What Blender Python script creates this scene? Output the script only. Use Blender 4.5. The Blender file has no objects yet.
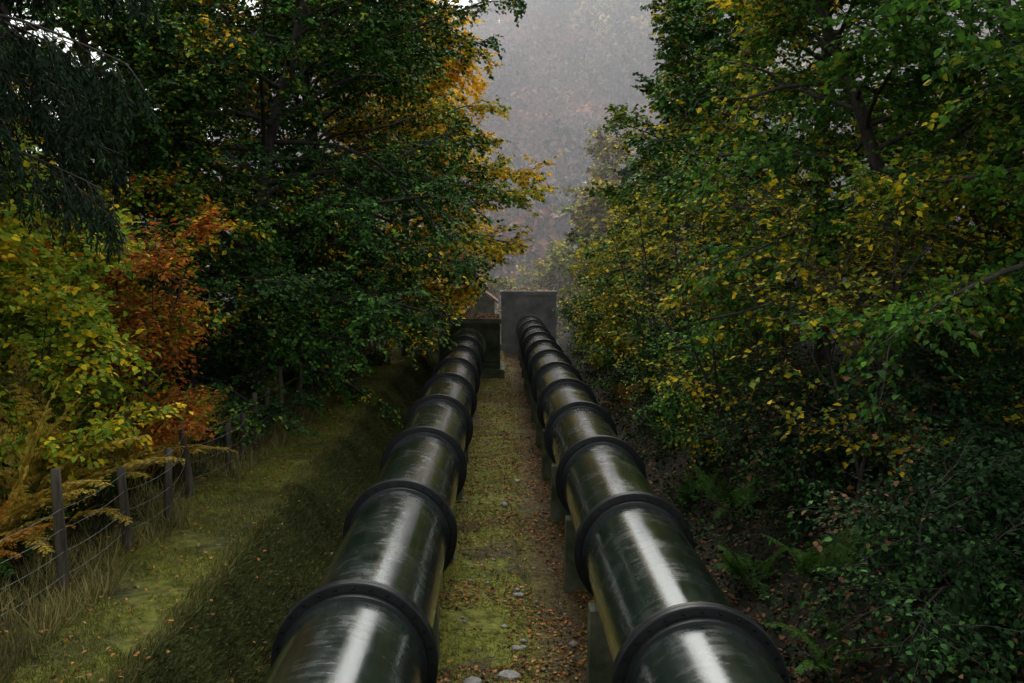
import bpy, math, numpy as np, bmesh
from mathutils import Vector
scene=bpy.context.scene
UP=np.array([0,0,1.0])
def nrm(a): return a/np.maximum(np.linalg.norm(a,axis=-1,keepdims=True),1e-9)
def vnoise(p,scale,seed):
    r=np.random.RandomState(seed); out=0
    for o,a in ((1,1),(2.1,.6),(4.3,.35)):
        for k in range(3):
            d=nrm(r.randn(3)); out=out+a*np.sin((p@d)*o*scale*6.283+r.rand()*6.28)
    return out/3.2
def sstep(a,b,x):
    t=np.clip((x-a)/(b-a),0,1); return t*t*(3-2*t)

# ---------------- mesh builder -----------------
class MB:
    def __init__(s): s.v=[];s.c=[];s.f=[];s.n=[];s.m=[];s.s=[];s.nv=0
    def add(s,v,faces,nper,col,mat,smooth=False):
        v=np.asarray(v,float).reshape(-1,3)
        col=np.asarray(col,float)
        if col.ndim==1: col=np.tile(col,(len(v),1))
        s.v.append(v); s.c.append(col); s.f.append((np.asarray(faces)+s.nv).reshape(-1))
        nf=len(np.asarray(faces).reshape(-1))//nper
        s.n.append(np.full(nf,nper)); s.m.append(np.full(nf,mat)); s.s.append(np.full(nf,smooth)); s.nv+=len(v)
    def tubes(s,pts,rad,S,col,mat=0,ref=UP,smooth=True):
        B,K,_=pts.shape
        t=np.gradient(pts,axis=1) if K>2 else np.repeat(pts[:,1:]-pts[:,:1],2,axis=1)
        t=nrm(t); u=nrm(np.cross(t,ref)); w=np.cross(t,u)
        a=np.arange(S)*2*np.pi/S
        ring=pts[:,:,None,:]+rad[:,:,None,None]*(u[:,:,None,:]*np.cos(a)[None,None,:,None]+w[:,:,None,:]*np.sin(a)[None,None,:,None])
        idx=np.arange(B*K*S).reshape(B,K,S)
        A=idx[:,:-1,:];Bq=idx[:,1:,:]
        f=np.stack([A,np.roll(A,-1,2),np.roll(Bq,-1,2),Bq],-1)
        s.add(ring,f,4,col,mat,smooth)
    def leaves(s,p,ax,nm,L,W,col,mat=1,hexa=False,fold=.25):
        ax=nrm(ax); sd=nrm(np.cross(nm,ax)); nn=np.cross(ax,sd)
        if hexa: T=np.array([[0,0,0],[.28,.42,fold*.5],[.68,.36,fold*.5],[1,0,-.1],[.68,-.36,fold*.5],[.28,-.42,fold*.5]])
        else: T=np.array([[0,0,0],[.45,.5,fold*.5],[1,0,-.08],[.45,-.5,fold*.5]])
        n=len(T)
        L=np.broadcast_to(L,(len(p),)); W=np.broadcast_to(W,(len(p),))
        v=p[:,None,:]+ax[:,None,:]*(T[None,:,0,None]*L[:,None,None])+sd[:,None,:]*(T[None,:,1,None]*W[:,None,None])+nn[:,None,:]*(T[None,:,2,None]*W[:,None,None])
        s.add(v,np.arange(len(p)*n),n,np.repeat(col,n,axis=0),mat)
    def build(s,name,mats):
        v=np.concatenate(s.v);f=np.concatenate(s.f);n=np.concatenate(s.n);c=np.concatenate(s.c)
        me=bpy.data.meshes.new(name)
        me.vertices.add(len(v)); me.vertices.foreach_set("co",v.astype(np.float32).ravel())
        me.loops.add(len(f)); me.loops.foreach_set("vertex_index",f.astype(np.int32))
        me.polygons.add(len(n)); st=np.concatenate([[0],np.cumsum(n)[:-1]])
        me.polygons.foreach_set("loop_start",st.astype(np.int32))
        me.polygons.foreach_set("material_index",np.concatenate(s.m).astype(np.int32))
        me.polygons.foreach_set("use_smooth",np.concatenate(s.s).astype(bool))
        me.update(calc_edges=True)
        at=me.color_attributes.new("Col",'FLOAT_COLOR','POINT')
        cc=np.ones((len(v),4),np.float32); cc[:,:3]=np.clip(c,0,1); at.data.foreach_set("color",cc.ravel())
        for m in mats: me.materials.append(m)
        ob=bpy.data.objects.new(name,me); scene.collection.objects.link(ob); return ob

# ---------------- materials -----------------
def newmat(name):
    m=bpy.data.materials.new(name); m.use_nodes=True
    nt=m.node_tree; b=nt.nodes["Principled BSDF"]; return m,nt,b,nt.nodes["Material Output"]
def leafmat(name,rough=.5,trans=.3,spec=.35):
    m,nt,b,o=newmat(name)
    a=nt.nodes.new("ShaderNodeAttribute"); a.attribute_name="Col"
    b.inputs["Roughness"].default_value=rough; b.inputs["Specular IOR Level"].default_value=spec
    nt.links.new(a.outputs["Color"],b.inputs["Base Color"])
    if trans>0:
        t=nt.nodes.new("ShaderNodeBsdfTranslucent"); mx=nt.nodes.new("ShaderNodeMixShader"); mx.inputs[0].default_value=trans
        nt.links.new(a.outputs["Color"],t.inputs["Color"])
        nt.links.new(b.outputs[0],mx.inputs[1]); nt.links.new(t.outputs[0],mx.inputs[2]); nt.links.new(mx.outputs[0],o.inputs[0])
    return m
def noisemat(name,c1,c2,scale,rough=.8,bump=.3,attr=False,bscale=None,stretch=(1,1,1),spec=.3,dist=.02):
    m,nt,b,o=newmat(name)
    tc=nt.nodes.new("ShaderNodeTexCoord"); mp=nt.nodes.new("ShaderNodeMapping"); mp.inputs["Scale"].default_value=stretch
    nt.links.new(tc.outputs["Object"],mp.inputs[0])
    n=nt.nodes.new("ShaderNodeTexNoise"); n.inputs["Scale"].default_value=scale; n.inputs["Detail"].default_value=8; n.inputs["Roughness"].default_value=.65
    nt.links.new(mp.outputs[0],n.inputs["Vector"])
    r=nt.nodes.new("ShaderNodeValToRGB"); r.color_ramp.elements[0].color=(*c1,1); r.color_ramp.elements[1].color=(*c2,1)
    r.color_ramp.elements[0].position=.35; r.color_ramp.elements[1].position=.68
    nt.links.new(n.outputs["Fac"],r.inputs[0])
    if attr:
        a=nt.nodes.new("ShaderNodeAttribute"); a.attribute_name="Col"
        mx=nt.nodes.new("ShaderNodeMix"); mx.data_type='RGBA'; mx.blend_type='MULTIPLY'; mx.inputs[0].default_value=1
        nt.links.new(a.outputs["Color"],mx.inputs[6]); nt.links.new(r.outputs[0],mx.inputs[7]); nt.links.new(mx.outputs[2],b.inputs["Base Color"])
    else: nt.links.new(r.outputs[0],b.inputs["Base Color"])
    b.inputs["Roughness"].default_value=rough; b.inputs["Specular IOR Level"].default_value=spec
    n2=nt.nodes.new("ShaderNodeTexNoise"); n2.inputs["Scale"].default_value=bscale or scale*3; n2.inputs["Detail"].default_value=6
    nt.links.new(mp.outputs[0],n2.inputs["Vector"])
    bp=nt.nodes.new("ShaderNodeBump"); bp.inputs["Strength"].default_value=bump; bp.inputs["Distance"].default_value=dist
    nt.links.new(n2.outputs["Fac"],bp.inputs["Height"]); nt.links.new(bp.outputs[0],b.inputs["Normal"])
    return m
M_leaf=leafmat("leaf",.6,.35,.12)
M_leaf2=leafmat("leaf_matt",.65,0,.10)
M_needle=leafmat("needle",.8,0,.1)
M_grass=leafmat("grass_blade",.8,0,.08)
M_litter=leafmat("dead_leaf",.7,0,.15)
M_bark=noisemat("bark",(.025,.02,.015),(.075,.065,.05),9,bump=.6,stretch=(1,1,.3))
M_wood=noisemat("weathered_wood",(.035,.03,.02),(.12,.10,.07),14,bump=.6,stretch=(1,1,.15))
M_wire=noisemat("wire",(.12,.11,.1),(.25,.24,.23),30,rough=.5)
M_ground=noisemat("ground_soil",(.45,.45,.45),(1.5,1.5,1.5),7,rough=.9,bump=1,attr=True,bscale=14,dist=.05,spec=.15)
M_hill=noisemat("hillside",(.5,.5,.5),(1.3,1.3,1.3),.15,rough=1,bump=.4,attr=True)
M_stone=noisemat("stone",(.10,.10,.09),(.3,.29,.26),6,rough=.75,bump=.5)
M_conc=noisemat("concrete",(.05,.055,.045),(.17,.17,.155),1.3,rough=.85,bump=.4,bscale=18)
M_mossy=noisemat("mossy_concrete",(.04,.055,.02),(.15,.155,.10),2.6,rough=.9,bump=.6,bscale=14)
M_slate=noisemat("leafy_slate",(.08,.045,.035),(.26,.12,.07),5,rough=.8,bump=.5)
def paint(name,c1,c2,r0,r1,spec,coat):
    m,nt,b,o=newmat(name)
    tc=nt.nodes.new("ShaderNodeTexCoord"); mp=nt.nodes.new("ShaderNodeMapping"); mp.inputs["Scale"].default_value=(1,.5,1)
    nt.links.new(tc.outputs["Object"],mp.inputs[0])
    n=nt.nodes.new("ShaderNodeTexNoise"); n.inputs["Scale"].default_value=3; n.inputs["Detail"].default_value=9; n.inputs["Roughness"].default_value=.7
    mp2=nt.nodes.new("ShaderNodeMapping"); mp2.inputs["Scale"].default_value=(1,5,1); nt.links.new(tc.outputs["Object"],mp2.inputs[0])
    n2=nt.nodes.new("ShaderNodeTexNoise"); n2.inputs["Scale"].default_value=3.2; n2.inputs["Detail"].default_value=9; n2.inputs["Roughness"].default_value=.65; nt.links.new(mp2.outputs[0],n2.inputs["Vector"])
    nt.links.new(mp.outputs[0],n.inputs["Vector"])
    r=nt.nodes.new("ShaderNodeValToRGB"); r.color_ramp.elements[0].position=.3; r.color_ramp.elements[1].position=.75
    r.color_ramp.elements[0].color=(*c1,1); r.color_ramp.elements[1].color=(*c2,1)
    nt.links.new(n.outputs["Fac"],r.inputs[0]); nt.links.new(r.outputs[0],b.inputs["Base Color"])
    ad=nt.nodes.new("ShaderNodeMath"); ad.operation='MULTIPLY_ADD'; ad.inputs[1].default_value=.7; nt.links.new(n2.outputs["Fac"],ad.inputs[0]); nt.links.new(n.outputs["Fac"],ad.inputs[2])
    mr=nt.nodes.new("ShaderNodeMapRange"); mr.inputs["From Min"].default_value=.7; mr.inputs["From Max"].default_value=1.02; mr.inputs["To Min"].default_value=r0; mr.inputs["To Max"].default_value=r1
    nt.links.new(ad.outputs[0],mr.inputs[0]); nt.links.new(mr.outputs[0],b.inputs["Roughness"])
    bp=nt.nodes.new("ShaderNodeBump"); bp.inputs["Strength"].default_value=.16; bp.inputs["Distance"].default_value=.01; nt.links.new(ad.outputs[0],bp.inputs["Height"]); nt.links.new(bp.outputs[0],b.inputs["Normal"])
    b.inputs["Specular IOR Level"].default_value=spec
    # fine water beads on the wet coat
    nb=nt.nodes.new("ShaderNodeTexNoise"); nb.inputs["Scale"].default_value=55; nb.inputs["Detail"].default_value=3; nt.links.new(tc.outputs["Object"],nb.inputs["Vector"])
    b2=nt.nodes.new("ShaderNodeBump"); b2.inputs["Strength"].default_value=.10; b2.inputs["Distance"].default_value=.004; nt.links.new(nb.outputs["Fac"],b2.inputs["Height"]); nt.links.new(bp.outputs[0],b2.inputs["Normal"]); nt.links.new(b2.outputs[0],b.inputs["Coat Normal"])
    b.inputs["Coat Weight"].default_value=coat; b.inputs["Coat Roughness"].default_value=.08
    return m
M_pipe=paint("wet_dark_green_paint",(.005,.010,.008),(.013,.021,.016),.08,.34,1.0,.8)
M_flange=paint("black_flange_paint",(.003,.004,.004),(.009,.011,.010),.35,.55,.25,.06)

# ---------------- ground -----------------
def zg(x,y):
    x=np.asarray(x,float);y=np.asarray(y,float)
    p=np.stack([x,y,0*x],-1)
    z=.72*sstep(-2.35,-3.12,x+.03*vnoise(p,.4,2))
    z=z+np.where(x<-4.6,(-4.6-x)*.16,0)
    z=z+1.5*sstep(2.7,5.0,x)+np.where(x>5,(x-5)*.22,0)
    z=z-.14*sstep(.26,.32,x+.05*vnoise(p,.6,3))*(x<2.6)
    z=z+.05*vnoise(p,.35,5)+.025*vnoise(p,1.3,6)
    z=z-sstep(50,95,y)*14
    return z
def geo(a,b,n,pw): t=np.linspace(0,1,n)**pw; return a+(b-a)*t
xs=np.concatenate([geo(-7,-300,40,3)[::-1][:-1],np.arange(-7,7,.07),geo(7,300,40,3)])
ys=np.concatenate([geo(2,-200,25,3)[::-1][:-1],np.arange(2,26,.12),np.arange(26,60,.3),geo(60,600,60,2)])
X,Y=np.meshgrid(xs,ys); Z=zg(X,Y)
P=np.stack([X,Y,Z],-1).reshape(-1,3); x=P[:,0];y=P[:,1]
Q=P*[1,1,0]
nz=vnoise(Q,.25,11); nf=vnoise(Q,.9,12)
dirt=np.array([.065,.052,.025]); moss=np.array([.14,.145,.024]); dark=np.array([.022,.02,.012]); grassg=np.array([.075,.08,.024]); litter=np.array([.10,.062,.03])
def mixc(a,b,t): return a*(1-t[:,None])+b*t[:,None]
col=np.tile(dirt,(len(P),1))
col=mixc(col,np.tile(moss,(len(P),1)),sstep(-.35,.35,nf*.5+nz*.5+.32)*sstep(-1.4,-.8,x)*sstep(.9,.25,x))
col=mixc(col,np.tile(litter,(len(P),1)),sstep(.2,.6,x)*sstep(2.8,2.2,x)*.6)
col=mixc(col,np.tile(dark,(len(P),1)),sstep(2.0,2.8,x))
col=mixc(col,np.tile(grassg*.75,(len(P),1)),sstep(-1.6,-2.2,x))
col=mixc(col,np.tile(moss*.85,(len(P),1)),sstep(-3.0,-3.2,x)*sstep(-.5,.4,nz+nf*.5+.25))
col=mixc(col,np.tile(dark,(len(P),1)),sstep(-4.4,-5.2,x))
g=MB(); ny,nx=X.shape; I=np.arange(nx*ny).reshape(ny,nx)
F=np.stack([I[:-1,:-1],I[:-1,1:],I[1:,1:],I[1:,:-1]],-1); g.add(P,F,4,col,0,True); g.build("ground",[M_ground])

# ---------------- hill -----------------
def zh(x,y):
    p=np.stack([x,y,0*x],-1)
    crest=76+.42*np.clip(x,-160,160)+4*vnoise(p,.008,21)
    t=np.clip((y-95)/215,0,1)
    return -16+(crest+16)*t**1.1-.25*np.clip(y-310,0,None)+(5*vnoise(p,.018,22))*sstep(90,130,y)
hx=np.linspace(-380,380,160); hy=np.linspace(85,430,90); X,Y=np.meshgrid(hx,hy); Z=zh(X,Y)
P=np.stack([X,Y,Z],-1).reshape(-1,3); h=MB(); I=np.arange(X.size).reshape(X.shape)
F=np.stack([I[:-1,:-1],I[:-1,1:],I[1:,1:],I[1:,:-1]],-1)
hn=vnoise(P*[1,1,0],.012,23); hc=mixc(np.tile([.10,.065,.055],(len(P),1)),np.tile([.05,.05,.03],(len(P),1)),sstep(-.4,.4,hn))
h.add(P,F,4,hc,0,True); h.build("hill",[M_hill])
rng=np.random.RandomState(5); N=2600
tx=rng.uniform(-60,90,N); ty=95+215*rng.rand(N)**.8; tp=np.stack([tx,ty,zh(tx,ty)],-1)
big=vnoise(tp*[1,1,0],.016,31)
H=rng.uniform(6,15,N)*(1+.2*vnoise(tp*[1,1,0],.03,33)); kind=rng.rand(N)*.7+.18+.8*big
cols=np.where(kind[:,None]<.2,[.24,.11,.06],np.where(kind[:,None]<.5,[.16,.105,.09],np.where(kind[:,None]<.82,[.018,.03,.016],[.32,.25,.09])))*rng.uniform(.4,1.5,(N,1))*(1+.5*vnoise(tp*[1,1,0],.03,35))[:,None]
hf=MB(); K=90
u=nrm(rng.randn(N,K,3))*(.55+.45*rng.rand(N,K,1)); lp=tp[:,None,:]+u*H[:,None,None]*[.27,.27,.40]+(H[:,None,None]*[0,0,.55])
lp=lp.reshape(-1,3); M=len(lp); cc=np.repeat(cols,K,0)*rng.uniform(.75,1.25,(M,1))
hf.leaves(lp,rng.randn(M,3),u.reshape(-1,3)+.3*rng.randn(M,3),rng.uniform(.7,1.6,M),rng.uniform(.6,1.3,M),cc,1)
tr=np.stack([tp-[0,0,.5],tp+H[:,None]*[0,0,.8]],1); hf.tubes(tr,np.stack([H*.02,H*.006],1),4,[1,1,1],0,ref=np.array([1,0,0.]))
hf.build("hillside_trees",[M_bark,M_litter])

# ---------------- vegetation generators -----------------
def grow(st,d,ln,K,wob,droop,rng):
    B=len(st); pts=np.zeros((B,K,3)); pts[:,0]=st; d=nrm(d); ln=np.broadcast_to(ln,(B,))
    for k in range(1,K):
        d=nrm(d+wob*rng.randn(B,3)-UP*droop); pts[:,k]=pts[:,k-1]+d*(ln/(K-1))[:,None]
    return pts
def samp(pts,n,t0,t1,rng):
    B,K,_=pts.shape; i=np.repeat(np.arange(B),n)
    t=(np.tile(np.arange(n),B)+rng.rand(B*n))/n; t=t0+(t1-t0)*t
    f=t*(K-1)*.9999; k=f.astype(int); a=f-k
    p0=pts[i,k];p1=pts[i,k+1]; return i,t,p0+(p1-p0)*a[:,None],nrm(p1-p0)
def side(t,ang,rng,vert=.25):
    s=nrm(np.cross(t,UP)+1e-4)*np.where(rng.rand(len(t))<.5,-1,1)[:,None]
    a=ang*rng.uniform(.7,1.3,len(t)); return nrm(t*np.cos(a)[:,None]+s*np.sin(a)[:,None]+UP*(rng.randn(len(t))*vert)[:,None])
def keepL(p,rng,j=.28):
    lim=np.clip(-2.3+(p[:,2]-1.6)*.95,-2.4,2.1); lim=lim-np.clip(p[:,2]-9.0,0,9)*.6
    lim=np.minimum(lim,-1.0+(p[:,1]-14)*.16)
    return p[:,0]<lim+rng.randn(len(p))*j
def keepR(p,rng,j=.25):
    lim=2.5+.16*np.clip(p[:,2]-2,0,20)+.7*sstep(2.8,.3,p[:,2])
    return p[:,0]>lim+rng.randn(len(p))*j
def prune(l1,keep,rng):
    B,K,_=l1.shape; ok=keep(l1.reshape(-1,3),rng,.02).reshape(B,K); ok[:,:2]=True
    for k in range(2,K):
        ok[:,k]&=ok[:,k-1]
        bad=~ok[:,k]; l1[bad,k]=l1[bad,k-1]+(l1[bad,k-1]-l1[bad,k-2])*.02
    return l1
def palette(p,rng,base,alts,scale=.25,seed=0,jit=.35):
    n=len(p); c=np.tile(np.array(base,float),(n,1))
    for k,(a,frac,cl) in enumerate(alts):
        q=rng.rand(n)+cl*vnoise(p,scale,seed*7+k+40)
        c[q<frac]=a
    c=c*rng.uniform(1-jit,1+jit,(n,1)); c=c*(1+.25*vnoise(p,.5,seed+3))[:,None]
    return c*1.4
def tree(name,base,H,z0,spread,nl,seed,pal,leaf=(.09,.06),n2=12,n3=7,nlv=12,tr=.16,keep=None,bias=(0,0),multi=1,elev=(5,60),hexa=False,droop=.05,twl=.55,shape='round',bare=0.,lm=None):
    rng=np.random.RandomState(seed); base=np.array([base[0],base[1],float(zg(base[0],base[1]))-.1])
    m=MB(); K=12
    st=np.tile(base,(multi,1))+rng.randn(multi,3)*[.15,.15,0]*(multi>1)
    d=np.tile(UP,(multi,1))+(rng.randn(multi,3)*[.28,.28,0] if multi>1 else rng.randn(1,3)*[.04,.04,0])
    tk=grow(st,d,H*(rng.uniform(.75,1,multi) if multi>1 else 1),K,.05,-.02,rng)
    rr=tr*(1-.9*np.linspace(0,1,K))**.9; rr[0]*=1.35
    m.tubes(tk,np.tile(rr,(multi,1)),9,[1,1,1],0,ref=np.array([1,0,.0]))
    i,t,p,tt=samp(tk,max(1,nl//multi),z0,.98,rng); n=len(p)
    az=np.arange(n)*2.4+rng.randn(n)*.3; el=np.radians(elev[0]+(elev[1]-elev[0])*((t-z0)/(1-z0))+rng.randn(n)*9)
    dd=np.stack([np.cos(az)*np.cos(el)+bias[0],np.sin(az)*np.cos(el)+bias[1],np.sin(el)],-1)
    s=(t-z0)/(1-z0)
    sh=(.55+.45*np.sin(np.pi*np.clip(s*.9+.1,0,1))) *(1-.45*s) if shape=='round' else (1-.85*s)
    L1=spread*sh*rng.uniform(.75,1.15,n)
    l1=grow(p,dd,L1,8,.10,droop,rng)
    if keep is not None: l1=prune(l1,keep,rng)
    r0=np.clip(tr*(1-.9*t)*.5,.012,None); m.tubes(l1,r0[:,None]*np.linspace(1,.2,8)[None],6,[1,1,1],0)
    i,t,p,tt=samp(l1,n2,.15,1,rng); L2=L1[i]*.34*(1.15-.6*t)*rng.uniform(.7,1.3,len(p))
    l2=grow(p,side(tt,.85,rng),L2,5,.13,droop*1.2,rng)
    if keep is not None:
        k=keep(l2[:,2],rng); l2=l2[k]; L2=L2[k]
    m.tubes(l2,np.clip(r0[0]*.18,.006,.016)*np.linspace(1,.35,5)[None]*np.ones((len(l2),1)),3,[1,1,1],0)
    i,t,p,tt=samp(l2,n3,.1,1,rng)
    l3=grow(p,side(tt,.8,rng,.35),twl*rng.uniform(.5,1.3,len(p)),3,.15,droop*2,rng)
    if keep is not None: l3=l3[keep(l3[:,1],rng)]
    if bare>0:
        m.tubes(l3,np.tile([.005,.004,.002],(len(l3),1)),3,[1,1,1],0); l3=l3[rng.rand(len(l3))>bare]
    else:
        lt=l3[::3]; m.tubes(lt,np.tile([.005,.004,.002],(len(lt),1)),3,[1,1,1],0)
    i,t,p,tt=samp(l3,nlv,.05,1,rng)
    n=len(p); ax=side(tt,.9,rng,.3)-UP*.25; nm=UP+rng.randn(n,3)*.55
    p=p+rng.randn(n,3)*.02; sz=rng.uniform(.6,1.25,n)
    m.leaves(p,ax,nm,leaf[0]*sz,leaf[1]*sz,pal(p,rng),1,hexa)
    return m.build(name,[M_bark,lm or M_leaf])

G0=(.020,.050,.013); G1=(.034,.088,.016); G2=(.062,.155,.015); YG=(.17,.21,.018); Y1=(.44,.33,.014); YO=(.54,.33,.015); OR=(.42,.12,.012); RU=(.24,.065,.015); BR=(.09,.045,.02)
def P_beech(seed,y,g=1.): return lambda p,r: palette(p,r,G1,[(G0,.5,.3),(G2,.16,.3),(YG,.06+y*.6,.45),(YO,y,.5)],.16,seed)*g
L2m=M_leaf2
tree("beech_tree",(-5.6,23),14,.08,6.6,66,101,P_beech(1,-.12,1.15),leaf=(.11,.08),n2=14,n3=8,nlv=14,keep=keepL,tr=.22,bias=(.15,0),lm=L2m)
tree("beech_tree",(-4.4,30),14,.08,6.8,62,102,P_beech(2,.0,1.15),leaf=(.14,.10),n2=13,n3=8,nlv=12,keep=keepL,tr=.22,bias=(.25,0),lm=L2m)
tree("beech_tree",(-3.4,37),13.5,.10,6.4,58,103,P_beech(3,.5),leaf=(.16,.12),n2=12,n3=7,nlv=12,keep=keepL,tr=.2,bias=(.4,0))
tree("beech_tree",(-9.8,18.5),13,.10,5.2,54,104,P_beech(4,.05,1.2),leaf=(.12,.09),n2=12,n3=8,nlv=12,keep=keepL,tr=.2,lm=L2m)
tree("beech_tree",(-5.0,48),12,.05,6.2,36,105,P_beech(5,.6),leaf=(.22,.16),n2=11,n3=7,nlv=9,keep=keepL,tr=.2,bias=(.2,0))
tree("beech_tree",(-11,28),17,.06,6.5,46,106,P_beech(6,.1),leaf=(.22,.16),n2=12,n3=7,nlv=10,tr=.2,lm=L2m)
tree("beech_tree",(-9.5,37),18,.10,6.5,44,108,P_beech(7,.1),leaf=(.27,.20),n2=11,n3=7,nlv=9,tr=.2,lm=L2m,keep=keepL)
tree("beech_tree",(-6.0,19.8),7.5,.04,3.4,48,107,lambda p,r:palette(p,r,(.024,.064,.016),[(G0,.4,.3),(G1,.3,.3),(YG,.05,.3)],.3,8),leaf=(.10,.075),n2=11,n3=7,nlv=11,keep=keepL,tr=.1,lm=L2m)
for k,(bx,by) in enumerate([(-5.5,26),(-5.2,33),(-7.6,22)]):
    tree("holly_shrub",(bx,by),4.2,.03,2.1,34,120+k,lambda p,r:palette(p,r,(.014,.040,.013),[(G1,.25,.3),((.05,.04,.015),.06,.2)],.4,9),leaf=(.11,.07),n2=9,n3=6,nlv=9,multi=4,tr=.05,elev=(10,70),keep=keepL,lm=L2m)
def P_yg(seed,y,o): return lambda p,r: palette(p,r,(.14,.23,.020),[(G1,.12,.3),(YG,.5,.4),(Y1,y,.45),(OR,o,.3)],.35,seed)*1.2
tree("hazel_bush",(-6.7,12.2),4.6,.08,2.1,44,201,P_yg(11,.24,-.1),leaf=(.10,.075),n2=10,n3=6,nlv=10,multi=6,tr=.05,elev=(25,70),hexa=True)
tree("hazel_bush",(-7.8,14.5),5.2,.08,2.4,44,202,P_yg(12,.3,-.1),leaf=(.10,.075),n2=10,n3=6,nlv=10,multi=6,tr=.05,elev=(25,70))
tree("rowan_bush",(-5.85,15.3),4.2,.15,1.35,30,203,lambda p,r:palette(p,r,(.28,.10,.018),[(RU,.35,.3),(OR,.4,.3),(YG,.12,.3),(Y1,.1,.3)],.4,13),leaf=(.10,.05),n2=9,n3=6,nlv=8,multi=5,tr=.04,elev=(25,70))
tree("hazel_bush",(-6.2,9.4),1.8,.05,1.0,22,204,P_yg(14,.4,.1),leaf=(.085,.06),n2=8,n3=5,nlv=8,multi=5,tr=.03,elev=(25,70),hexa=True)
tree("hazel_bush",(-7.0,17.5),5.0,.08,2.1,36,205,P_yg(15,.3,.02),leaf=(.11,.08),n2=9,n3=6,nlv=8,multi=5,tr=.05,elev=(25,70))
def P_r(seed,y,br=0.): return lambda p,r: palette(p,r,G1,[(G0,.35,.35),(G2,.28+br,.4),(YG,.04+y,.5),(Y1,y,.5),(BR,.02,.1)],.3,seed)
tree("alder_tree",(6.5,9.5),9.5,.22,4.4,60,301,P_r(21,.0,.2),leaf=(.085,.068),n2=13,n3=7,nlv=12,keep=keepR,tr=.13,hexa=True)
tree("alder_tree",(5.9,14),11,.12,4.0,60,302,P_r(22,.0,.4),leaf=(.095,.075),n2=13,n3=7,nlv=12,keep=keepR,tr=.14,hexa=True)
tree("alder_tree",(6.4,19.5),12,.10,4.2,54,303,P_r(23,.0,.1),leaf=(.115,.085),n2=12,n3=7,nlv=11,keep=keepR,tr=.15,lm=L2m)
tree("alder_tree",(6.0,26.5),12.5,.06,4.0,52,304,P_r(24,.0),leaf=(.13,.10),n2=12,n3=7,nlv=11,keep=keepR,tr=.15,lm=L2m)
tree("alder_tree",(6.6,35),13,.05,4.4,46,305,P_r(25,.03),leaf=(.17,.13),n2=11,n3=7,nlv=10,keep=keepR,tr=.16,lm=L2m)
tree("alder_tree",(7.0,45),11,.05,4.6,40,306,P_r(26,.15),leaf=(.21,.16),n2=11,n3=7,nlv=9,keep=keepR,tr=.16,lm=L2m)
tree("alder_tree",(10.5,22),15,.05,5,40,307,P_r(27,.0),leaf=(.22,.16),n2=11,n3=6,nlv=9,tr=.18,lm=L2m)
tree("alder_tree",(9.5,12),13,.05,5,40,308,P_r(28,.0),leaf=(.2,.15),n2=11,n3=6,nlv=9,tr=.18,lm=L2m)
for k,(bx,by,hh) in enumerate([(4.2,16.5,5.4),(4.0,22,5.8),(3.9,30,5.0),(4.1,38,4.6),(4.5,11.5,4.2)]):
    tree("hazel_bush",(bx,by),hh,.15,2.0,34,320+k,lambda p,r:palette(p,r,(.12,.16,.02),[(G1,.2,.3),(Y1,.5,.3),(YG,.2,.3)],.35,30+k),leaf=(.07+.0017*by,.052+.0014*by),n2=8,n3=5,nlv=6,multi=6,tr=.035,elev=(30,75),bare=.35,keep=keepR)
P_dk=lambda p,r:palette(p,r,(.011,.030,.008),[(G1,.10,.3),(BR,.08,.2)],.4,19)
for k,(bx,by,hh) in enumerate([(4.3,8.6,1.2),(4.9,10.8,1.8),(4.1,13.2,1.9),(3.8,17.5,2.2),(3.7,23,2.4),(3.7,29,2.4),(3.7,35,2.4),(3.8,42,2.4)]):
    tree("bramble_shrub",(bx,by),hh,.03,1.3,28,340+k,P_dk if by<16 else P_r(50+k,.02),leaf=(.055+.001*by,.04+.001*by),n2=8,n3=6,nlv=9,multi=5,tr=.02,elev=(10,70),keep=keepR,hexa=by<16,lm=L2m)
for k,(bx,by,hh,ye) in enumerate([(-3,72,13,.5),(3.5,78,14,.35),(8,68,15,.2),(1,95,17,.4),(-9,66,18,.4),(13,85,20,.3),(6,60,9,.4)]):
    tree("birch_tree",(bx,by),hh,.12,hh*.34,34,400+k,lambda p,r:palette(p,r,(.12,.14,.03),[(YG,.3,.4),(Y1,ye,.4),(BR,.2,.3)],.1,60+k),leaf=(.3,.22),n2=9,n3=6,nlv=6,tr=.14,twl=.8,lm=L2m)

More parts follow.
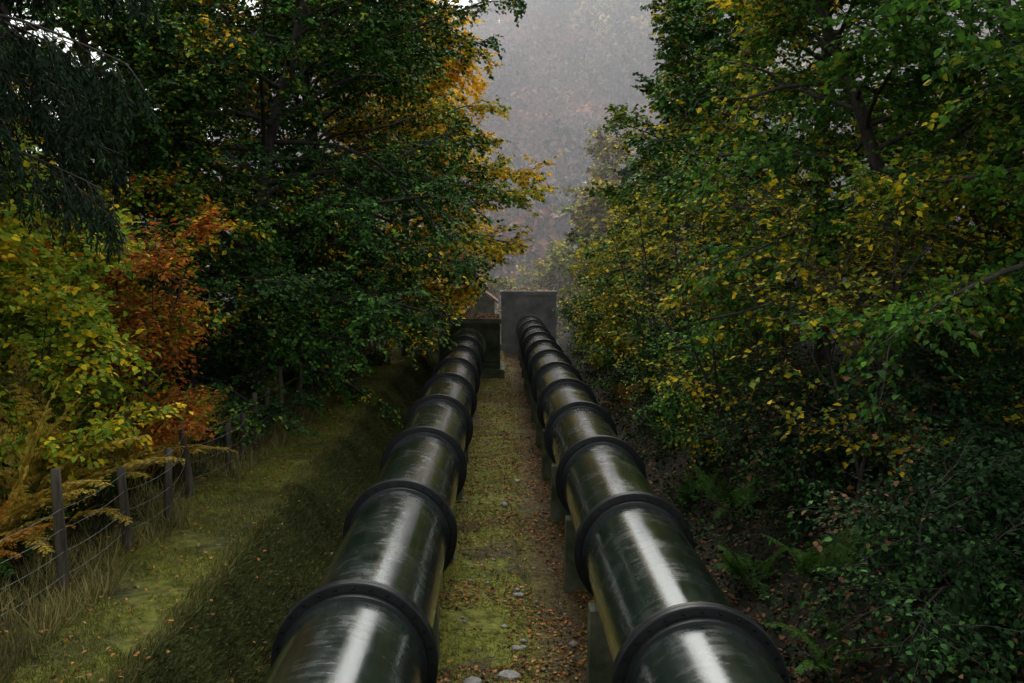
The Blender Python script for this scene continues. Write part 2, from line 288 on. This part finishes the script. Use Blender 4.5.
def spruce(name,base,H,z0,spread,n,seed,nn=12):
    rng=np.random.RandomState(seed); base=np.array([base[0],base[1],float(zg(*base))-.1]); m=MB()
    tk=grow(base[None],UP[None],H,14,.012,-.02,rng); m.tubes(tk,(.22*(1-.93*np.linspace(0,1,14)))[None],10,[1,1,1],0,ref=np.array([1,0,0.]))
    i,t,p,tt=samp(tk,n,z0,.99,rng); az=np.arange(n)*2.4+rng.randn(n)*.3
    s=(t-z0)/(1-z0); L=spread*(1-.88*s)*rng.uniform(.75,1.1,n)
    d=np.stack([np.cos(az),np.sin(az),.15+.5*s+0*az],-1)
    l1=grow(p,d,L,9,.05,.09,rng); m.tubes(l1,np.linspace(.035,.008,9)[None]*np.ones((n,1)),5,[1,1,1],0)
    i,t,p,tt=samp(l1,20,.12,1,rng); l2=grow(p,side(tt,.8,rng,.1)-UP*.3,L[i]*.28*(1.1-.6*t),5,.08,.22,rng)
    m.tubes(l2,np.tile(np.linspace(.008,.003,5),(len(l2),1)),3,[1,1,1],0)
    i,t,p,tt=samp(l2,8,.1,1,rng); l3=grow(p,side(tt,.5,rng,.2)-UP*1.0,rng.uniform(.25,.6,len(p)),3,.08,.3,rng)
    i,t,p,tt=samp(l3,nn,0,1,rng); k=len(p); ax=nrm(tt+rng.randn(k,3)*.4)
    c=np.array([.020,.038,.018])*rng.uniform(.6,1.5,(k,1))
    m.leaves(p,ax,rng.randn(k,3),rng.uniform(.08,.15,k),.03,c,1); return m.build(name,[M_bark,M_needle])
spruce("spruce_tree",(-7.6,12.0),15,.29,4.0,90,501)
spruce("spruce_tree",(-12.5,22),19,.12,4.6,70,502,10)
spruce("spruce_tree",(-8.9,7.0),14,.28,3.8,60,503,9)

def fern(name,base,nf,size,col,seed):
    rng=np.random.RandomState(seed); m=MB(); b=np.array([base[0],base[1],float(zg(*base))-.02])
    az=np.arange(nf)*2.4+rng.randn(nf)*.4; el=np.radians(rng.uniform(50,84,nf)); d=np.stack([np.cos(az)*np.cos(el),np.sin(az)*np.cos(el),np.sin(el)],-1)
    ln=size*rng.uniform(.6,1.2,nf); l1=grow(b+rng.randn(nf,3)*[.1,.1,0],d,ln,12,.05,.12,rng)
    sc=np.array(col)*rng.uniform(.6,1.3,(nf,1)); m.tubes(l1,np.tile(np.linspace(.007,.002,12),(nf,1)),4,np.repeat(sc,12*4,0),1)
    i,t,p,tt=samp(l1,26,.3,1,rng); sd=nrm(np.cross(tt,UP))*np.where(np.arange(len(p))%2,1,-1)[:,None]
    pl=ln[i]*.34*np.clip(1.15-t,.08,1)*rng.uniform(.7,1.1,len(p))
    l2=grow(p,sd+tt*.45,pl,4,.10,.12,rng)
    j,u,q,t2=samp(l2,16,.03,1,rng)
    s2=nrm(np.cross(np.cross(sd[j],tt[j]),t2)*np.where(np.arange(len(q))%2,1,-1)[:,None]+t2*.4)
    L=pl[j]*.34*(1.1-u)+.008
    m.leaves(q,s2,np.cross(sd[j],tt[j])+rng.randn(len(q),3)*.35+1e-3,L,L*.5+.003,sc[i[j]]*rng.uniform(.6,1.3,(len(q),1)),1)
    m.build(name,[M_bark,M_leaf])
FG=(.07,.15,.025); FY=(.62,.46,.08); FO=(.56,.27,.04); FB=(.22,.11,.03)
spots=[(-5.6,12.3,FY,1.6),(-5.9,13.4,FG,1.6),(-5.4,14.6,FY,1.5),(-5.5,15.8,FO,1.4),(-5.8,11.4,FY,1.8),(-5.5,16.9,FY,1.4),(-5.7,10.4,FO,1.2),(-6.4,10.6,FG,1.5),(-6.1,13.1,FG,1.7),(-5.4,18.3,FO,1.1),(-5.4,19.8,FG,1.1),(-5.8,8.9,FO,1.1),(-6.1,9.9,FY,1.6),(-5.8,14.0,FY,2.0),(-6.0,12.0,FY,2.2),(-5.4,21.5,FG,1.1),(-5.4,23.5,FY,1.0),(-5.9,12.9,FY,2.2),(-5.6,17.6,FY,1.6),(-6.2,10.0,FG,1.3),(-5.6,13.0,FG,1.2),(-5.5,11.3,FG,1.0),(-5.4,25.5,FG,1.0),(-5.4,28,FO,1.0),(-6.4,8.9,FO,1.4),(-5.9,10.9,FY,2.0),
 (3.3,9.3,FG,.9),(3.6,10.8,FG,1.0),(3.2,12.2,FG,.8),(3.5,14.6,FG,1.0),(3.2,16.4,FG,.8),(4.2,9.4,(.03,.08,.02),1.0),(4.5,8.3,(.025,.06,.018),1.0),(3.5,20,FG,.9),(3.4,26,FB,.9),(3.9,7.9,(.03,.07,.02),.9),(4.9,9.4,(.03,.07,.02),1.1)]
for k,(a,b_,c,s) in enumerate(spots): fern("bracken_fern",(a,b_),9,s,c,600+k)

# ---------------- grass, moss, litter -----------------
def scatter(n,x0,x1,y0,y1,rng,pw=1.7):
    x=rng.uniform(x0,x1,n); y=y0+(y1-y0)*rng.rand(n)**pw; return np.stack([x,y,zg(x,y)],-1)
rng=np.random.RandomState(9); m=MB()
def blades(p,L,W,c,lean=.45,drift=(0,0,0)):
    n=len(p); ax=UP+rng.randn(n,3)*lean+np.array(drift); m.leaves(p,ax,rng.randn(n,3)*[1,1,.1],L*rng.uniform(.5,1.4,n),W,np.array(c)*rng.uniform(.45,1.6,(n,1))*(1+.35*vnoise(p,.5,71))[:,None]+0,0,fold=0)
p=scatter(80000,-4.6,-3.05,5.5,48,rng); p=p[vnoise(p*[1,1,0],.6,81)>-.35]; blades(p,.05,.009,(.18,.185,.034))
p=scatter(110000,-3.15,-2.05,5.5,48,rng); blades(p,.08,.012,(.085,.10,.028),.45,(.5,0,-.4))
p=scatter(14000,-3.3,-3.05,5.5,48,rng); blades(p,.11,.010,(.16,.155,.05),.5,(.5,0,0))
p=scatter(75000,-1.3,.45,5,50,rng); p=p[vnoise(p*[1,1,0],.5,82)+vnoise(p*[1,1,0],.25,11)*.6>-.4]; blades(p,.038,.010,(.19,.21,.028),.8)
p=scatter(26000,-5.2,-4.1,5.5,48,rng); p=p[vnoise(p*[1,1,0],.5,83)>-.1]; blades(p,.30,.010,(.19,.17,.06),.4)
p=scatter(24000,-9,-4.8,5.5,40,rng); blades(p,.25,.014,(.07,.08,.025),.5)
p=scatter(34000,.3,2.6,5,50,rng); p=p[vnoise(p*[1,1,0],.5,84)>-.15]; blades(p,.055,.009,(.14,.155,.028),.6)
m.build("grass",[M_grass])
m=MB()
def litterf(p,s,cols):
    n=len(p); c=np.array(cols)[rng.randint(len(cols),size=n)]*rng.uniform(.5,1.35,(n,1))
    a=rng.rand(n)*6.283; ax=np.stack([np.cos(a),np.sin(a),rng.randn(n)*.25],-1); m.leaves(p+[0,0,.015],ax,UP+rng.randn(n,3)*.4,s*rng.uniform(.6,1.3,n),s*.65*rng.uniform(.7,1.2,n),c,0,True)
LC=[(.28,.12,.035),(.17,.08,.03),(.34,.20,.06),(.10,.05,.025),(.40,.17,.035),(.07,.04,.025)]
p=scatter(24000,.1,2.9,5,50,rng); p=p[vnoise(p*[1,1,0],.4,86)>-.3]; litterf(p,.062,LC)
p=scatter(18000,-1.4,.4,5,50,rng); p=p[(vnoise(p*[1,1,0],.35,85)>.2)|(p[:,1]+3*rng.randn(len(p))>16)]; litterf(p,.062,LC)
p=scatter(20000,2.6,6.5,5,45,rng); litterf(p,.075,[(.14,.06,.025),(.09,.045,.02),(.16,.10,.035),(.06,.03,.018),(.04,.04,.02)])
p=scatter(2800,-4.6,-1.8,5,45,rng); litterf(p+[0,0,.04],.06,LC)
p=scatter(9000,-9,-4.6,5,40,rng); litterf(p,.07,LC)
m.build("fallen_leaves",[M_litter])
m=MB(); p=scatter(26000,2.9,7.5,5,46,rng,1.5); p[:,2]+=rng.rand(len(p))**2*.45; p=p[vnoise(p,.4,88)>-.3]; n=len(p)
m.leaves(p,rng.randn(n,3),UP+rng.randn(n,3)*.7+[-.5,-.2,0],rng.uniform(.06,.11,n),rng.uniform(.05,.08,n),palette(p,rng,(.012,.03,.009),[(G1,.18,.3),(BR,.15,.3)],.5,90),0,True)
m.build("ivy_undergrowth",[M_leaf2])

m=MB(); rs=np.random.RandomState(3)
bm=bmesh.new(); bmesh.ops.create_icosphere(bm,subdivisions=2,radius=1); bv=np.array([v.co[:] for v in bm.verts]); bf=np.array([[v.index for v in f.verts] for f in bm.faces]); bm.free()
big=[(.12,9.9,.10),(-.32,9.3,.07),(.35,9.75,.06),(-.15,8.9,.05),(.55,8.7,.05),(.2,10.6,.06),(.25,12.4,.07),(.85,11.0,.05),(.1,17,.07),(.35,19.5,.08),(-.25,9.7,.09),(.0,9.2,.05)]
sm=[(rs.uniform(-1.1,2.2),7+30*rs.rand()**1.7,rs.uniform(.012,.035)) for _ in range(300)]
for (sx,sy,sr) in big+sm:
    v=bv*(1+.22*vnoise(bv+rs.rand(3)*9,.35,int(rs.randint(99)))[:,None])*sr*[1.2,1,.6]; a=rs.rand()*6; R=np.array([[math.cos(a),-math.sin(a),0],[math.sin(a),math.cos(a),0],[0,0,1]])
    m.add(v@R+[sx,sy,float(zg(sx,sy))+sr*.15],bf,3,[1,1,1],0,sr<.05)
m.build("stones",[M_stone])

# ---------------- pipes -----------------
def lathe(m,prof,cx,cz,S,mat,smooth=True):
    prof=np.array(prof); K=len(prof); a=np.arange(S)*2*np.pi/S
    v=np.stack([cx+prof[:,1][:,None]*np.cos(a)[None],np.repeat(prof[:,0][:,None],S,1),cz+prof[:,1][:,None]*np.sin(a)[None]],-1)
    I=np.arange(K*S).reshape(K,S); F=np.stack([I[:-1],I[1:],np.roll(I[1:],-1,1),np.roll(I[:-1],-1,1)],-1); m.add(v,F,4,[1,1,1],mat,smooth)
def box(m,c,s,mat,bev=.0):
    bm=bmesh.new(); bmesh.ops.create_cube(bm,size=1)
    for v in bm.verts: v.co=Vector((v.co.x*s[0]+c[0],v.co.y*s[1]+c[1],v.co.z*s[2]+c[2]))
    if bev: bmesh.ops.bevel(bm,geom=list(bm.edges),offset=bev,segments=2,affect='EDGES')
    bm.verts.index_update()
    v=np.array([q.co[:] for q in bm.verts]); base=m.nv; m.v.append(v); m.c.append(np.ones((len(v),3))); m.nv+=len(v)
    for f in bm.faces:
        m.f.append(np.array([q.index+base for q in f.verts])); m.n.append(np.array([len(f.verts)])); m.m.append(np.array([mat])); m.s.append(np.array([False]))
    bm.free()
PR=.545
def pipe(cx,first,end,sp,hw,topf,th):
    m=MB(); cz=1.15; y=first-4*sp; rings=[]
    while y<end-.4:
        if y>-7: rings.append(y)
        y+=sp
    ysb=[-8]+[q for r_ in rings for q in (r_-.14,r_+.14)]+[end+.3]
    for a,b2 in zip(ysb[0::2],ysb[1::2]): lathe(m,[(a+(b2-a)*t,PR) for t in (0,.25,.5,.75,1)],cx,cz,96,0)
    for q in rings:
        for seg in ([(-.14,PR),(-.135,PR+.022)],[(-.135,PR+.022),(-.06,PR+.03)],[(-.06,PR+.03),(-.058,PR+.088)],[(-.058,PR+.088),(-.05,PR+.098)],[(-.05,PR+.098),(-.004,PR+.098)],[(-.004,PR+.098),(-.002,PR+.085),(.002,PR+.085),(.004,PR+.098)],[(.004,PR+.098),(.05,PR+.098)],[(.05,PR+.098),(.058,PR+.088)],[(.058,PR+.088),(.06,PR+.03)],[(.06,PR+.03),(.135,PR+.022)],[(.135,PR+.022),(.14,PR)]):
            lathe(m,[(q+a,b2) for a,b2 in seg],cx,cz,96,2)
        if q<2: continue
        for s in (-1,1):
            for k in range(28):
                a=k*2*math.pi/28; c0=np.array([cx+(PR+.06)*math.cos(a),q+s*.058,cz+(PR+.06)*math.sin(a)])
                if q<22: m.tubes(np.array([[c0,c0+[0,s*.018,0]]]),np.array([[.013,.010]]),6,[1,1,1],2,smooth=False)
        sy=q-.75; zb=float(zg(cx,sy))-.15
        top=cz-PR*topf; S=18; xs_=np.linspace(-hw,hw,S); zt=np.where(np.abs(xs_)<PR,cz-np.sqrt(np.maximum((PR+.004)**2-xs_**2,0)),top); zt=np.minimum(zt,top)
        v=[]
        for yy in (sy-th,sy+th):
            for xx,z1 in zip(xs_,zt): v+= [(cx+xx*1.04,yy,zb),(cx+xx,yy,z1)]
        v=np.array(v); I=np.arange(len(v)).reshape(2,S,2); f=[]
        for k in range(S-1):
            f+=[[I[0,k,0],I[0,k+1,0],I[0,k+1,1],I[0,k,1]],[I[1,k+1,0],I[1,k,0],I[1,k,1],I[1,k+1,1]],[I[0,k,1],I[0,k+1,1],I[1,k+1,1],I[1,k,1]]]
        f+=[[I[1,0,0],I[0,0,0],I[0,0,1],I[1,0,1]],[I[0,-1,0],I[1,-1,0],I[1,-1,1],I[0,-1,1]]]
        m.add(v,np.array(f),4,[1,1,1],1)
    return m.build("penstock_pipe",[M_pipe,M_mossy,M_flange])
pipe(-1.11,7.5,36.3,3.58,.46,.62,.13); pipe(1.45,6.95,47.3,3.45,.545,.62,.13)

def block(name,x0,x1,y0,y1,zt,mat,cap,cx):
    m=MB(); z0=-.5
    box(m,((x0+x1)/2,(y0+y1)/2,(z0+zt-.2)/2),(x1-x0,y1-y0,zt-.2-z0),0,.04)
    box(m,((x0+x1)/2,(y0+y1)/2,zt-.098),(x1-x0+cap,y1-y0+cap,.2),0,.03)
    box(m,((x0+x1)/2,(y0+y1)/2,.05),(x1-x0+.3,y1-y0+.3,.5),0,.04)
    lathe(m,[(y0-.05,PR+.005),(y0-.06,PR+.11),(y0-.03,PR+.13),(y0+.05,PR+.13)],cx,1.15,48,0)
    return m.build(name,[mat])
block("anchor_block",-2.15,.08,36,39,2.15,M_mossy,.08,-1.11)
block("anchor_block",.15,2.75,47,51,2.8,M_conc,.1,1.45)
m=MB(); box(m,(-1.2,54,.5),(2.0,2.6,3.4),0,.03)
hv=[]; 
for yy in (52.5,55.5):
    for xx,zz in ((-2.4,2.1),(-1.2,3.0),(0,2.1),(0,2.0),(-1.2,2.9),(-2.4,2.0)): hv.append((xx,yy,zz))
m.add(hv,[[0,1,7,6],[1,2,8,7],[3,4,10,9],[4,5,11,10],[0,6,11,5],[2,3,9,8],[1,0,5,4],[2,1,4,3],[6,7,10,11],[7,8,9,10]],4,[1,1,1],1)
m.add([(-2.2,52.7,2.1),(-.2,52.7,2.1),(-1.2,52.7,2.9)],[[0,1,2]],3,[1,1,1],0)
box(m,(-1.2,52.68,.6),(.8,.08,1.7),2,.01)
m.build("stone_hut",[M_mossy,M_slate,M_wood])
m=MB(); n=2600; p=np.stack([rng.uniform(-2.1,.05,n),rng.uniform(36,39,n),np.full(n,2.16)],-1); litterf(p[:1600],.09,LC); litterf(np.stack([rng.uniform(.2,2.7,500),rng.uniform(47,51,500),np.full(500,2.81)],-1),.1,LC)
m.build("leaves_on_blocks",[M_litter])

# ---------------- fence -----------------
m=MB(); fr=np.random.RandomState(12); posts=[6.6,8.5,10.3,11.9,13.2,14.6,16.3,17.4,18.4,19.6,20.8,22.2,23.6,25,26.4,27.8,29.2,30.6,32,33.5,35,36.5,38.5,40.5]
tops=[]
for y in posts:
    x=-4.5-.02*max(0,12-y)*2+fr.randn()*.05; z=float(zg(x,y)); l=fr.randn(2)*.10; H=1.12+fr.randn()*.10
    pts=np.array([[x,y,z-.2],[x+l[0]*.3,y+l[1]*.3,z+H*.35],[x+l[0]*.7,y+l[1]*.7,z+H*.7],[x+l[0],y+l[1],z+H],[x+l[0],y+l[1],z+H+.012]])
    m.tubes(pts[None],np.array([[.058,.056,.052,.046,.004]])*fr.uniform(.8,1.15),9,[1,1,1],0,ref=np.array([1,0,0.])); tops.append((pts[0],pts[3],z))
for fh in (.28,.52,.76,.97):
    for a,b2 in zip(tops[:-1],tops[1:]):
        A=a[1].copy();A[2]=a[2]+1.02*fh; B=b2[1].copy(); B[2]=b2[2]+1.02*fh; t=np.linspace(0,1,7)[:,None]
        w=A+(B-A)*t; w[:,2]-=.04*(1-(2*t[:,0]-1)**2); w[:,0]+=.05; m.tubes(w[None],np.full((1,7),.0035),4,[1,1,1],1)
m.build("wire_fence",[M_wood,M_wire])

# ---------------- mist -----------------
bm=bmesh.new(); bmesh.ops.create_cube(bm,size=1); me=bpy.data.meshes.new("mist"); 
for v in bm.verts: v.co=Vector((v.co.x*700,v.co.y*460+36+230,v.co.z*190+65))
bm.to_mesh(me); bm.free(); ob=bpy.data.objects.new("mist",me); scene.collection.objects.link(ob)
mm=bpy.data.materials.new("mist"); mm.use_nodes=True; nt=mm.node_tree; nt.nodes.clear(); o=nt.nodes.new("ShaderNodeOutputMaterial"); vs=nt.nodes.new("ShaderNodeVolumeScatter")
vs.inputs["Density"].default_value=.0030; vs.inputs["Color"].default_value=(.97,.94,1,1); vs.inputs["Anisotropy"].default_value=.2; nt.links.new(vs.outputs[0],o.inputs["Volume"]); me.materials.append(mm)

# ---------------- light -----------------
w=bpy.data.worlds.new("World"); scene.world=w; w.use_nodes=True; nt=w.node_tree; bg=nt.nodes["Background"]
sk=nt.nodes.new("ShaderNodeTexSky"); sk.sky_type='NISHITA'; sk.sun_disc=False; sk.sun_elevation=math.radians(50); sk.sun_rotation=0; sk.dust_density=4
hs=nt.nodes.new("ShaderNodeHueSaturation"); hs.inputs["Saturation"].default_value=.2; hs.inputs["Value"].default_value=2.4
nt.links.new(sk.outputs[0],hs.inputs["Color"]); nt.links.new(hs.outputs[0],bg.inputs[0]); bg.inputs[1].default_value=.15
sl=bpy.data.lights.new("sun",'SUN'); sl.energy=1.5; sl.angle=math.radians(30); sl.color=(1,.96,.9); so=bpy.data.objects.new("sun",sl); so.rotation_euler=(math.radians(-40),0,0); scene.collection.objects.link(so)
scene.view_settings.view_transform='Standard'
scene.view_settings.look='None'
scene.view_settings.exposure=0

cd=bpy.data.cameras.new("Camera"); cd.lens=35; cd.sensor_width=36; cd.clip_end=2000; cd.clip_start=.1
co=bpy.data.objects.new("Camera",cd); scene.collection.objects.link(co); co.location=(0,0,4.25)
co.rotation_euler=(math.radians(90-4.65),0,-math.radians(.8)); scene.camera=co
